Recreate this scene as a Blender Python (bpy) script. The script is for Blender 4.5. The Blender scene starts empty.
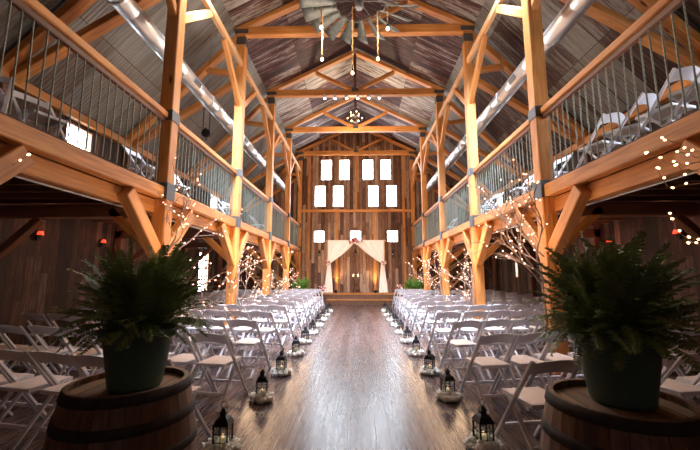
import bpy, bmesh, math, random
from mathutils import Vector, Matrix
R = random.Random(7)
scene = bpy.context.scene
COL = scene.collection
PI = math.pi

# ------------------------------------------------------------------ materials
def nodes_of(name):
    m = bpy.data.materials.new(name); m.use_nodes = True
    nt = m.node_tree
    return m, nt, nt.nodes['Principled BSDF']
def N(nt, typ, **kw):
    n = nt.nodes.new(typ)
    for k, v in kw.items():
        if k in n.inputs: n.inputs[k].default_value = v
        else: setattr(n, k, v)
    return n
def L(nt, a, b): nt.links.new(a, b)
def ramp(nt, fac, stops):
    r = nt.nodes.new('ShaderNodeValToRGB')
    el = r.color_ramp.elements
    while len(el) < len(stops): el.new(0.5)
    for e, (p, c) in zip(el, stops):
        e.position = p; e.color = (c[0], c[1], c[2], 1)
    L(nt, fac, r.inputs[0]); return r.outputs[0]
def math_n(nt, op, a, b=None):
    n = nt.nodes.new('ShaderNodeMath'); n.operation = op
    for i, v in enumerate((a, b)):
        if v is None: continue
        if isinstance(v, (int, float)): n.inputs[i].default_value = v
        else: L(nt, v, n.inputs[i])
    return n.outputs[0]
def coords(nt, scale=(1, 1, 1), kind='Object', rot=(0, 0, 0)):
    tc = nt.nodes.new('ShaderNodeTexCoord'); mp = nt.nodes.new('ShaderNodeMapping')
    mp.inputs['Scale'].default_value = scale; mp.inputs['Rotation'].default_value = rot
    L(nt, tc.outputs[kind], mp.inputs[0]); return mp.outputs[0]
def noise(nt, vec, scale, detail=4, rough=.55):
    n = N(nt, 'ShaderNodeTexNoise', Scale=scale, Detail=detail, Roughness=rough)
    L(nt, vec, n.inputs['Vector']); return n.outputs[0]
def mixc(nt, fac, a, b, mode='MIX'):
    n = nt.nodes.new('ShaderNodeMix'); n.data_type = 'RGBA'; n.blend_type = mode
    for i, v in ((0, fac), (6, a), (7, b)):
        if isinstance(v, (int, float)): n.inputs[i].default_value = v
        elif isinstance(v, tuple): n.inputs[i].default_value = (v[0], v[1], v[2], 1)
        else: L(nt, v, n.inputs[i])
    return n.outputs[2]
def bump(nt, b, h, strength=.3, dist=.01):
    n = N(nt, 'ShaderNodeBump', Strength=strength, Distance=dist)
    L(nt, h, n.inputs['Height']); L(nt, n.outputs[0], b.inputs['Normal'])
def simple(name, col, rough=.6, metal=0, var=.12, scale=20, emis=None, es=0, bumps=0):
    m, nt, b = nodes_of(name)
    v = coords(nt); f = noise(nt, v, scale)
    c = ramp(nt, f, [(.3, tuple(x * (1 - var) for x in col)), (.7, tuple(min(1, x * (1 + var)) for x in col))])
    L(nt, c, b.inputs['Base Color'])
    b.inputs['Roughness'].default_value = rough; b.inputs['Metallic'].default_value = metal
    if emis:
        b.inputs['Emission Color'].default_value = (*emis, 1); b.inputs['Emission Strength'].default_value = es
    if bumps: bump(nt, b, f, bumps)
    return m
def timber(name, dark, mid, light, rough=.55):
    m, nt, b = nodes_of(name)
    oi = nt.nodes.new('ShaderNodeObjectInfo')
    tc = nt.nodes.new('ShaderNodeTexCoord')
    add = nt.nodes.new('ShaderNodeVectorMath'); add.operation = 'ADD'
    sc = math_n(nt, 'MULTIPLY', oi.outputs['Random'], 40)
    L(nt, tc.outputs['Object'], add.inputs[0]); L(nt, sc, add.inputs[1])
    mp = nt.nodes.new('ShaderNodeMapping'); mp.inputs['Scale'].default_value = (1, 1, .06)
    L(nt, add.outputs[0], mp.inputs[0])
    g = noise(nt, mp.outputs[0], 28, 5, .6)
    mp2 = nt.nodes.new('ShaderNodeMapping'); mp2.inputs['Scale'].default_value = (1, 1, .3)
    L(nt, add.outputs[0], mp2.inputs[0])
    g2 = noise(nt, mp2.outputs[0], 3.5, 2)
    f = math_n(nt, 'ADD', math_n(nt, 'MULTIPLY', g, .55), math_n(nt, 'MULTIPLY', g2, .45))
    c = ramp(nt, f, [(.32, dark), (.5, mid), (.68, light)])
    vo = N(nt, 'ShaderNodeTexVoronoi', Scale=3.2); L(nt, mp2.outputs[0], vo.inputs['Vector'])
    kn = ramp(nt, vo.outputs['Distance'], [(.05, (.25, .12, .05)), (.11, (1, 1, 1))])
    c = mixc(nt, 1.0, c, kn, 'MULTIPLY')
    rv = ramp(nt, oi.outputs['Random'], [(0, (.78, .76, .74)), (1, (1.12, 1.08, 1.04))])
    c = mixc(nt, 1.0, c, rv, 'MULTIPLY')
    L(nt, c, b.inputs['Base Color']); b.inputs['Roughness'].default_value = rough
    bump(nt, b, g, .25, .004)
    return m
def boards(name, ax, width, stops, rough=.75, long=2.6, grain=1.0, gap=.06, bstr=.6, rr=None, worn=None):
    """plank cladding: ax = coordinate across the planks, la = along them"""
    m, nt, b = nodes_of(name)
    tc = nt.nodes.new('ShaderNodeTexCoord'); sp = nt.nodes.new('ShaderNodeSeparateXYZ')
    L(nt, tc.outputs['Object'], sp.inputs[0])
    a = sp.outputs['XYZ'.index(ax[0])]; l = sp.outputs['XYZ'.index(ax[1])]
    u = math_n(nt, 'DIVIDE', a, width); i = math_n(nt, 'FLOOR', u); fr = math_n(nt, 'FRACT', u)
    wn = nt.nodes.new('ShaderNodeTexWhiteNoise'); wn.noise_dimensions = '1D'; L(nt, i, wn.inputs['W'])
    off = math_n(nt, 'MULTIPLY', wn.outputs['Value'], long * 3)
    j = math_n(nt, 'FLOOR', math_n(nt, 'DIVIDE', math_n(nt, 'ADD', l, off), long))
    cmb = nt.nodes.new('ShaderNodeCombineXYZ'); L(nt, i, cmb.inputs[0]); L(nt, j, cmb.inputs[1])
    wn2 = nt.nodes.new('ShaderNodeTexWhiteNoise'); wn2.noise_dimensions = '2D'; L(nt, cmb.outputs[0], wn2.inputs['Vector'])
    gv = nt.nodes.new('ShaderNodeCombineXYZ')
    L(nt, math_n(nt, 'MULTIPLY', a, 9), gv.inputs[0]); L(nt, math_n(nt, 'MULTIPLY', l, .7), gv.inputs[1])
    L(nt, math_n(nt, 'MULTIPLY', wn2.outputs['Value'], 30), gv.inputs[2])
    g = noise(nt, gv.outputs[0], 4.0, 6, .65)
    f = math_n(nt, 'ADD', math_n(nt, 'MULTIPLY', wn2.outputs['Value'], .55), math_n(nt, 'MULTIPLY', math_n(nt, 'SUBTRACT', g, .27), grain))
    c = ramp(nt, f, stops)
    edge = math_n(nt, 'MINIMUM', fr, math_n(nt, 'SUBTRACT', 1, fr))
    e = ramp(nt, edge, [(gap * .35, (0.12, .1, .09)), (gap, (1, 1, 1))])
    c = mixc(nt, 1.0, c, e, 'MULTIPLY')
    L(nt, c, b.inputs['Base Color'])
    if rr:
        L(nt, ramp(nt, g, [(.3, (rr[0],) * 3), (.7, (rr[1],) * 3)]), b.inputs['Roughness'])
    else: b.inputs['Roughness'].default_value = rough
    h = mixc(nt, .35, e, g)
    bump(nt, b, h, bstr, .006)
    return m
def tin(name, stops, rust=.5, rough=.55):
    """corrugated sheet; local X runs down the slope, Y along the barn"""
    m, nt, b = nodes_of(name)
    tc = nt.nodes.new('ShaderNodeTexCoord'); sp = nt.nodes.new('ShaderNodeSeparateXYZ')
    L(nt, tc.outputs['Object'], sp.inputs[0]); X, Y = sp.outputs[0], sp.outputs[1]
    iy = math_n(nt, 'FLOOR', math_n(nt, 'DIVIDE', Y, .68)); ix = math_n(nt, 'FLOOR', math_n(nt, 'DIVIDE', X, 2.2))
    cb = nt.nodes.new('ShaderNodeCombineXYZ'); L(nt, ix, cb.inputs[0]); L(nt, iy, cb.inputs[1])
    wn = nt.nodes.new('ShaderNodeTexWhiteNoise'); wn.noise_dimensions = '2D'; L(nt, cb.outputs[0], wn.inputs['Vector'])
    gv = nt.nodes.new('ShaderNodeCombineXYZ')
    L(nt, math_n(nt, 'MULTIPLY', X, .6), gv.inputs[0]); L(nt, math_n(nt, 'MULTIPLY', Y, 8.5), gv.inputs[1])
    L(nt, math_n(nt, 'MULTIPLY', wn.outputs['Value'], 20), gv.inputs[2])
    g = noise(nt, gv.outputs[0], 1.6, 6, .6)
    gv2 = nt.nodes.new('ShaderNodeCombineXYZ'); L(nt, math_n(nt, 'MULTIPLY', X, 1.5), gv2.inputs[0]); L(nt, math_n(nt, 'MULTIPLY', Y, 3), gv2.inputs[1])
    g2 = noise(nt, gv2.outputs[0], 3, 5, .7)
    f = math_n(nt, 'ADD', math_n(nt, 'MULTIPLY', wn.outputs['Value'], .42), math_n(nt, 'ADD', math_n(nt, 'MULTIPLY', math_n(nt, 'SUBTRACT', g, .3), 1.25), math_n(nt, 'MULTIPLY', math_n(nt, 'SUBTRACT', g2, .5), .35)))
    f = math_n(nt, 'ADD', f, rust - .5)
    c = ramp(nt, f, stops)
    fx = math_n(nt, 'FRACT', math_n(nt, 'DIVIDE', X, 2.2)); fy = math_n(nt, 'FRACT', math_n(nt, 'DIVIDE', Y, .68))
    e = math_n(nt, 'MINIMUM', math_n(nt, 'MULTIPLY', fx, 3.2), fy)
    ec = ramp(nt, e, [(.012, (.25, .23, .22)), (.04, (1, 1, 1))])
    c = mixc(nt, 1.0, c, ec, 'MULTIPLY')
    L(nt, c, b.inputs['Base Color']); b.inputs['Roughness'].default_value = rough; b.inputs['Metallic'].default_value = .25
    return m
def glassy(name, tint=(1, 1, 1), rough=.05, gloss=.08):
    m = bpy.data.materials.new(name); m.use_nodes = True; nt = m.node_tree; nt.nodes.clear()
    o = nt.nodes.new('ShaderNodeOutputMaterial'); mx = nt.nodes.new('ShaderNodeMixShader')
    t = nt.nodes.new('ShaderNodeBsdfTransparent'); g = nt.nodes.new('ShaderNodeBsdfGlossy')
    t.inputs[0].default_value = (*tint, 1); g.inputs['Roughness'].default_value = rough
    mx.inputs[0].default_value = gloss
    L(nt, t.outputs[0], mx.inputs[1]); L(nt, g.outputs[0], mx.inputs[2]); L(nt, mx.outputs[0], o.inputs[0])
    return m
def emit(name, col, s):
    m, nt, b = nodes_of(name)
    b.inputs['Base Color'].default_value = (*col, 1)
    b.inputs['Emission Color'].default_value = (*col, 1); b.inputs['Emission Strength'].default_value = s
    return m

M = {}
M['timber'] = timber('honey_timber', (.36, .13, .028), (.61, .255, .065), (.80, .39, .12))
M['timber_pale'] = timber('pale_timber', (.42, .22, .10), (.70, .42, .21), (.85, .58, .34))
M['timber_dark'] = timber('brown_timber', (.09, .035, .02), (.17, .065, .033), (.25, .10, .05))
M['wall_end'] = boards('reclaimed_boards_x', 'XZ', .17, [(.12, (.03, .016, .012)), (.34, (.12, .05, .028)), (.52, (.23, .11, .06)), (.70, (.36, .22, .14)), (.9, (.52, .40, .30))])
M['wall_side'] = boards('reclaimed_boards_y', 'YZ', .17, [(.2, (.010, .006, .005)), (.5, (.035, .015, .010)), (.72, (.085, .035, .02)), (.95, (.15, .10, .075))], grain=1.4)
M['floor'] = boards('floor_boards', 'XY', .125, [(.1, (.05, .03, .027)), (.45, (.095, .058, .052)), (.75, (.14, .092, .083)), (1, (.19, .135, .125))], long=3.4, grain=.5, bstr=.12, rr=(.22, .33), gap=.04)
M['deck'] = boards('deck_boards', 'XY', .14, [(.2, (.04, .02, .012)), (.8, (.12, .06, .035))])
M['tin'] = tin('rusty_tin', [(.24, (.035, .014, .013)), (.41, (.12, .044, .036)), (.48, (.17, .105, .085)), (.55, (.31, .28, .25)), (.78, (.47, .455, .43))], .46)
M['tin_mix'] = tin('spotted_tin', [(.28, (.05, .022, .018)), (.42, (.11, .065, .05)), (.52, (.17, .155, .135)), (.9, (.26, .25, .235))], .52)
M['tin_grey'] = tin('grey_tin', [(.14, (.10, .05, .035)), (.26, (.17, .14, .115)), (.5, (.21, .205, .19)), (.9, (.29, .29, .275))], .60)
M['galv'] = simple('galvanised', (.78, .80, .80), .38, 1.0, .06, 6)
M['steel'] = simple('grey_plate', (.10, .105, .11), .5, .6, .2, 30)
M['rebar'] = simple('rebar', (.30, .33, .27), .6, .5, .3, 60)
M['white'] = simple('white_resin', (.80, .81, .88), .42, 0, .04, 8)
M['pad'] = simple('cream_pad', (.70, .58, .52), .5, 0, .06, 12)
M['cream'] = simple('cream_cloth', (.92, .86, .78), .9, 0, .05, 10)
M['iron'] = simple('black_iron', (.012, .012, .014), .45, .6, .3, 40)
M['blade'] = simple('windmill_tin', (.075, .08, .078), .6, .3, .3, 12)
M['glass'] = glassy('clear_glass', (.93, .95, .95), .04, .07)
M['pane'] = glassy('window_glass', (.97, .98, 1), .03, .05)
M['wax'] = simple('ivory_wax', (.85, .78, .6), .5, 0, .04, 10, (1, .75, .4), .15)
M['petal'] = simple('cream_petals', (.95, .93, .84), .8, 0, .14, 70, bumps=.3)
M['pink'] = simple('pink_petals', (.75, .28, .26), .7, 0, .25, 30)
M['wine'] = simple('wine_petals', (.28, .03, .05), .7, 0, .25, 30)
M['oak'] = timber('weathered_oak', (.055, .028, .015), (.15, .075, .035), (.27, .14, .065), .6)
M['oaktop'] = boards('barrel_head', 'XY', .085, [(.2, (.07, .032, .016)), (.6, (.22, .11, .045)), (.95, (.36, .20, .09))], long=9, bstr=.5)
M['hoop'] = simple('hoop_iron', (.04, .030, .026), .85, .2, .4, 20, bumps=.2)
M['pot'] = simple('green_pot', (.075, .14, .105), .55, 0, .15, 6)
M['soil'] = simple('soil', (.02, .013, .01), .95, 0, .3, 40)
M['fern'] = simple('fern_green', (.16, .21, .055), .55, 0, .45, 5)
M['fern'].node_tree.nodes['Principled BSDF'].inputs['Subsurface Weight'].default_value = 0
M['fernlight'] = simple('bright_fern_green', (.13, .30, .05), .55, 0, .35, 6)
M['bark'] = simple('grey_bark', (.30, .20, .15), .8, 0, .3, 30)
M['bulb'] = emit('warm_bulb', (1, .52, .36), 3)
M['bulbhot'] = emit('hot_bulb', (1, .60, .30), 6)
M['flame'] = emit('flame', (1, .6, .25), 1.5)
M['spotlens'] = emit('spot_lens', (1, .97, .95), 30)
M['redlamp'] = emit('red_shade', (1, .07, .03), 1.1)
M['rope'] = simple('hemp_rope', (.50, .30, .13), .9, 0, .3, 60)
M['winframe'] = simple('window_frame_wood', (.30, .16, .09), .6, 0, .2, 12)
M['carpet'] = simple('stage_boards', (.13, .06, .03), .5, 0, .25, 6)
M['stairwood'] = M['timber_pale']

# ------------------------------------------------------------------ mesh helpers
class MB:
    def __init__(s): s.v = []; s.f = []; s.sm = []
    def add(s, vs, fs, smooth=False):
        n = len(s.v); s.v += [tuple(p) for p in vs]; s.f += [tuple(i + n for i in f) for f in fs]; s.sm += [smooth] * len(fs)
    def box(s, x0, x1, y0, y1, z0, z1):
        s.add([(x0, y0, z0), (x1, y0, z0), (x1, y1, z0), (x0, y1, z0), (x0, y0, z1), (x1, y0, z1), (x1, y1, z1), (x0, y1, z1)],
              [(0, 3, 2, 1), (4, 5, 6, 7), (0, 1, 5, 4), (1, 2, 6, 5), (2, 3, 7, 6), (3, 0, 4, 7)])
    def bar(s, p0, p1, w, h, up=(0, 0, 1)):
        """rectangular bar p0-p1; w = width sideways, h = depth towards up"""
        p0, p1 = Vector(p0), Vector(p1); d = (p1 - p0).normalized(); up = Vector(up)
        if abs(d.dot(up)) > .98: up = Vector((0, 1, 0))
        a = d.cross(up).normalized() * w / 2; b = d.cross(a).normalized() * h / 2
        s.add([p0 - a - b, p0 + a - b, p0 + a + b, p0 - a + b, p1 - a - b, p1 + a - b, p1 + a + b, p1 - a + b],
              [(0, 3, 2, 1), (4, 5, 6, 7), (0, 1, 5, 4), (1, 2, 6, 5), (2, 3, 7, 6), (3, 0, 4, 7)])
    def tube(s, pts, r, n=6, r1=None, cap=True):
        pts = [Vector(p) for p in pts]; rings = []
        k = len(pts)
        ref = Vector((.13, .31, .94)).normalized()
        for i, p in enumerate(pts):
            d = (pts[min(i + 1, k - 1)] - pts[max(i - 1, 0)])
            d = d.normalized() if d.length > 1e-9 else Vector((0, 0, 1))
            rf = ref if abs(d.dot(ref)) < .95 else Vector((1, 0, 0))
            a = d.cross(rf).normalized(); b = d.cross(a)
            rad = r if r1 is None else r + (r1 - r) * i / (k - 1)
            rings.append([p + (a * math.cos(t * 2 * PI / n) + b * math.sin(t * 2 * PI / n)) * rad for t in range(n)])
        vs = [q for g in rings for q in g]; fs = []
        for i in range(k - 1):
            for t in range(n):
                fs.append((i * n + t, i * n + (t + 1) % n, (i + 1) * n + (t + 1) % n, (i + 1) * n + t))
        s.add(vs, fs, True)
        if cap:
            s.add(rings[0], [tuple(range(n))]); s.add(rings[-1], [tuple(reversed(range(n)))])
    def lathe(s, prof, n=24, c=(0, 0, 0), smooth=True, rot=0):
        vs = []; fs = []
        for (r, z) in prof:
            for t in range(n):
                a = 2 * PI * t / n + rot
                vs.append((c[0] + r * math.cos(a), c[1] + r * math.sin(a), c[2] + z))
        for i in range(len(prof) - 1):
            for t in range(n):
                fs.append((i * n + t, i * n + (t + 1) % n, (i + 1) * n + (t + 1) % n, (i + 1) * n + t))
        s.add(vs, fs, smooth)
    def ball(s, c, r, n=8, m=5, sz=1):
        prof = [(max(1e-4, r * math.sin(PI * i / m)), -r * sz * math.cos(PI * i / m)) for i in range(m + 1)]
        s.lathe(prof, n, c)
    def mesh(s, name):
        me = bpy.data.meshes.new(name); me.from_pydata(s.v, [], s.f)
        me.polygons.foreach_set('use_smooth', s.sm); me.update(); return me
    def build(s, name, mat, parent=None, loc=(0, 0, 0), rot=None, bevel=0):
        me = s.mesh(name); me.materials.append(M[mat] if isinstance(mat, str) else mat)
        o = bpy.data.objects.new(name, me); COL.objects.link(o); o.location = loc
        if rot: o.rotation_euler = rot
        if parent: o.parent = parent
        if bevel:
            b = o.modifiers.new('b', 'BEVEL'); b.width = bevel; b.segments = 1; b.limit_method = 'ANGLE'
        return o
def tag(o, label=None, cat=None, group=None, kind=None):
    if label: o['label'] = label
    if cat: o['category'] = cat
    if group: o['group'] = group
    if kind: o['kind'] = kind
    return o
def empty(name, loc, label, cat, group=None, rz=0):
    o = bpy.data.objects.new(name, None); COL.objects.link(o); o.location = loc; o.rotation_euler = (0, 0, rz)
    o.empty_display_size = .1
    return tag(o, label, cat, group)
def beam(name, p0, p1, w, h, mat='timber', parent=None, up=(0, 0, 1), bevel=.012):
    """a timber whose local Z runs along its length (world coordinates in)"""
    p0, p1 = Vector(p0), Vector(p1); d = p1 - p0; ln = d.length; z = d.normalized(); up = Vector(up)
    if abs(z.dot(up)) > .98: up = Vector((0, 1, 0))
    x = up.cross(z).normalized(); y = z.cross(x)
    mb = MB(); mb.box(-w / 2, w / 2, -h / 2, h / 2, 0, ln)
    o = mb.build(name, mat, None, bevel=bevel)
    base = parent.location if parent else Vector((0, 0, 0))
    mt = Matrix((x, y, z)).transposed().to_4x4(); mt.translation = p0 - base
    if parent: o.parent = parent
    o.matrix_basis = mt
    return o
def copy_tree(o, parent=None):
    c = o.copy(); COL.objects.link(c)
    if parent: c.parent = parent
    for ch in list(CH.get(o, o.children)): copy_tree(ch, c)
    return c
CH = {}
ORD = ['first', 'second', 'third', 'fourth', 'fifth', 'sixth', 'seventh', 'eighth', 'ninth', 'tenth', 'eleventh', 'twelfth', 'thirteenth']
SIDE = {-1: 'left', 1: 'right'}

W = 3.04                       # nave half width at the posts
PY = [2.2, 5.53, 8.85, 12.2, 15.5, 18.72]
PN = ['nearest', 'second', 'third', 'fourth', 'fifth']
END = 18.85; BACK = -2.6; SX = 6.05
ZT = 8.0; ZA = 9.62; ZD = 2.84; ZW = 4.85

# ------------------------------------------------------------------ shell
m = MB(); m.box(-SX, SX, BACK, END, -.1, 0)
tag(m.build('floor', 'floor'), 'glossy worn plank floor running towards the stage', kind='structure')

def wall_with_holes(name, mat, plane, c0, c1, a0, a1, z0, z1, holes):
    """plane 'y': wall spans x a0..a1; plane 'x': spans y"""
    m = MB()
    def bx(u0, u1, w0, w1):
        if u1 - u0 < 1e-4 or w1 - w0 < 1e-4: return
        if plane == 'y': m.box(u0, u1, c0, c1, w0, w1)
        else: m.box(c0, c1, u0, u1, w0, w1)
    zs = sorted({z0, z1, *[h[2] for h in holes], *[h[3] for h in holes]})
    for za, zb in zip(zs, zs[1:]):
        u = a0
        for h in sorted(h for h in holes if h[2] <= za + 1e-6 and h[3] >= zb - 1e-6):
            bx(u, h[0], za, zb); u = h[1]
        bx(u, a1, za, zb)
    return tag(m.build(name, mat), kind='structure')
ENDWIN = [(-1.93, -1.31, 6.52, 7.70), (-.94, -.34, 6.52, 7.70), (.35, .95, 6.52, 7.70), (1.33, 1.92, 6.52, 7.70),
          (-2.26, -1.64, 5.04, 6.24), (-1.27, -.66, 5.04, 6.24), (.64, 1.22, 5.04, 6.24), (1.62, 2.22, 5.04, 6.24),
          (-2.28, -1.69, 3.12, 3.76), (-.34, .27, 3.12, 3.76), (1.63, 2.24, 3.12, 3.76)]
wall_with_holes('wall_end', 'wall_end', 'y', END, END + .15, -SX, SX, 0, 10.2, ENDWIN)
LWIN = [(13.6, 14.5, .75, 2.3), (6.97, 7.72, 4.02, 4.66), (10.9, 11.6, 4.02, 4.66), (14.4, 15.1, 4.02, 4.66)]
RWIN = [(2.7, 4.0, 3.3, 4.6), (13.42, 13.66, 1.3, 2.1), (10.9, 11.6, 4.02, 4.66), (14.4, 15.1, 4.02, 4.66)]  # first window is added out of view to light the gallery chairs
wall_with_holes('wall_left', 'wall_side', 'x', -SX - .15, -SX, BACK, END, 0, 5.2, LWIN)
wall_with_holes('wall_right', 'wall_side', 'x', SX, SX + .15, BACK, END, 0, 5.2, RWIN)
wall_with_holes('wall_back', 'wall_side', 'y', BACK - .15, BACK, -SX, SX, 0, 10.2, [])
m = MB()
for x0, x1 in ((-1.25, -.01), (.01, 1.25)): m.box(x0, x1, BACK + .0, BACK + .05, .02, 2.7)
tag(m.build('door_1', 'timber_dark'), kind='structure')
wn = 0
def window(plane, c, h, nx=2, nz=2, depth=.15, fw=.035):
    global wn
    wn += 1
    fr = MB(); a0, a1, z0, z1 = h
    def bx(mb, u0, u1, w0, w1, d0, d1):
        if plane == 'y': mb.box(u0, u1, c + d0, c + d1, w0, w1)
        else: mb.box(c + d0, c + d1, u0, u1, w0, w1)
    s = 1 if (plane == 'y' or c > 0) else -1
    D = lambda a, b: (min(a * s, b * s), max(a * s, b * s))
    d0, d1 = D(-.02, .09)
    bx(fr, a0, a0 + fw, z0, z1, d0, d1); bx(fr, a1 - fw, a1, z0, z1, d0, d1)
    bx(fr, a0 + fw, a1 - fw, z0, z0 + fw, d0, d1); bx(fr, a0 + fw, a1 - fw, z1 - fw, z1, d0, d1)
    o = tag(fr.build('window_%d' % wn, 'winframe'), kind='structure')
    pn = MB(); d0, d1 = D(.05, .056); bx(pn, a0 + fw, a1 - fw, z0 + fw, z1 - fw, d0, d1)
    pn.build('window_pane', 'pane', o)
    mt = MB(); d0, d1 = D(.02, .05); t = .022
    for i in range(1, nx):
        u = a0 + (a1 - a0) * i / nx; bx(mt, u - t, u + t, z0 + fw, z1 - fw, d0, d1)
    for i in range(1, nz):
        w = z0 + (z1 - z0) * i / nz; bx(mt, a0 + fw, a1 - fw, w - t, w + t, d0, d1)
    if mt.v: mt.build('muntin', 'winframe', o)
for h in ENDWIN: window('y', END, h, 1, 1)
for k, h in enumerate(LWIN): window('x', -SX, h, 2 if k == 0 else 1, 5 if k == 0 else 1)
for h in RWIN: window('x', SX, h, 1, 1)

def roof_slope(name, xa, za, xb, zb, mat):
    """corrugated sheet from (xa,za) ridge-side to (xb,zb) eave-side"""
    d = Vector((xb - xa, 0, zb - za)); ln = d.length; ang = math.atan2(-(zb - za), xb - xa)
    y0, y1 = BACK, END + .1; n = int((y1 - y0) / .019); vs = []; fs = []
    for i in range(n + 1):
        y = y0 + (y1 - y0) * i / n; z = .009 * math.sin(2 * PI * y / .076)
        vs += [(0, y, z), (ln, y, z), (0, y, z + .03), (ln, y, z + .03)]
    for i in range(n):
        a = i * 4; fs += [(a, a + 1, a + 5, a + 4), (a + 2, a + 6, a + 7, a + 3)]
    m = MB(); m.add(vs, fs, True)
    o = m.build(name, mat); o.location = (xa, 0, za); o.rotation_euler = (0, ang, 0)
    return tag(o, kind='structure')
for s in (-1, 1):
    roof_slope('roof_%s_upper' % SIDE[s], 0, ZA + .22, s * 3.25, ZT + .12, 'tin')
    roof_slope('roof_%s_flashing' % SIDE[s], s * 3.22, ZT + .15, s * 3.62, ZT - .30, 'tin_grey')
    roof_slope('roof_%s_lower' % SIDE[s], s * 3.55, ZT - .20, s * 6.35, ZW - .12, 'tin_grey' if s < 0 else 'tin_mix')

# ------------------------------------------------------------------ posts, trusses, galleries
def nave_post(s, k):
    y = PY[k]; x = s * W
    lab = 'honey coloured square timber post carrying the %s gallery, %s' % (SIDE[s], PN[k] + ' from the entrance' if k < 5 else 'against the end wall')
    w = .22 if k < 5 else .2
    root = empty('gallery_post', (x, y, 0), lab, 'post', 'timber posts along the nave')
    beam('shaft', (x, y, 0), (x, y, ZT - .11), w, w, 'timber', root)
    # gallery braces
    for d in (-1, 1):
        if k == 5 and d == 1: continue
        if k == 0 and d == -1: continue
        beam('gallery_brace', (x, y + d * .06, 1.72), (x, y + d * .92, 2.56), .16, .2, 'timber', root)
    beam('gallery_brace', (x + s * .06, y, 1.78), (x + s * .80, y, 2.46), .14, .16, 'timber', root, up=(0, 1, 0))
    # upper braces along the nave
    for d in (-1, 1):
        if k == 5 and d == 1: continue
        beam('roof_brace', (x, y + d * .05, 5.85), (x, y + d * 1.25, 6.93), .12, .15, 'timber', root)
    pl = MB()
    for dz in (ZD + .0,):
        pl.box(-w / 2 - .012, w / 2 + .012, -w / 2 - .012, w / 2 + .012, dz - .22, dz + .05)
    pl.build('gallery_plate', 'steel', root)
    p2 = MB(); p2.box(-w / 2 - .012, w / 2 + .012, -w / 2 - .012, w / 2 + .012, 3.93, 4.11); p2.build('rail_plate', 'steel', root)
    p3 = MB(); p3.box(-w / 2 - .012, w / 2 + .012, -w / 2 - .012, w / 2 + .012, ZT - .42, ZT - .2); p3.build('head_plate', 'steel', root)
def wall_post(s, k):
    y = PY[k]; x = s * (SX - .1)
    root = empty('wall_post', (x, y, 0), 'brown timber post on the %s side wall opposite the %s gallery post' % (SIDE[s], PN[k] if k < 5 else 'last'), 'post', 'timber posts on the side walls')
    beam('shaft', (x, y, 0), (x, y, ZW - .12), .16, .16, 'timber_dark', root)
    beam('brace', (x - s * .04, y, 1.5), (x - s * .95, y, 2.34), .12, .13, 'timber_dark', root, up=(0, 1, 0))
for s in (-1, 1):
    for k in range(6): nave_post(s, k)
    for k in range(6): wall_post(s, k)

TN = ['truss over the entrance', 'first truss beyond the entrance', 'truss just beyond the windmill wheel', 'truss carrying the row of spotlights', 'truss behind the small chandelier', 'truss against the end wall']
for k, y in enumerate(PY):
    root = empty('roof_truss', (0, y, ZT), 'honey timber roof truss, the %s' % TN[k], 'truss', 'roof trusses over the nave')
    y2 = y if k < 5 else y - .02
    beam('tie_beam', (-W - .12, y2, ZT), (W + .12, y2, ZT), .18, .24, 'timber', root)
    for s in (-1, 1):
        beam('rafter', (s * (W + .18), y2, ZT + .02), (s * .04, y2, ZA - .02), .14, .19, 'timber', root, up=(0, 1, 0))
        beam('strut', (s * .06, y2, ZT + .10), (s * W * .47, y2, ZT + .80), .12, .13, 'timber', root, up=(0, 1, 0))
        beam('lower_rafter', (s * (W + .05), y2, ZT - .12), (s * (SX + .02), y2, ZW - .02), .15, .2, 'timber', root, up=(0, 1, 0))
        beam('side_chord', (s * (W + .08), y2 + .14, 6.68), (s * (SX - .06), y2 + .14, 4.80), .13, .2, 'timber', root, up=(0, 1, 0))
        beam('side_strut', (s * (W + .08), y2, 6.78), (s * 3.98, y2, 6.90), .13, .16, 'timber', root, up=(0, 1, 0))
        pl = MB(); pl.box(s * W - .18, s * W + .18, y2 - y - .105, y2 - y + .105, -.08, .04); pl.build('corner_plate', 'steel', root)
    beam('king_post', (0, y2, ZT + .1), (0, y2, ZA - .08), .1, .1, 'timber_dark', root)
    pl = MB(); pl.box(-.12, .12, y2 - y - .1, y2 - y + .1, .02, .16); pl.build('centre_plate', 'steel', root)

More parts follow.
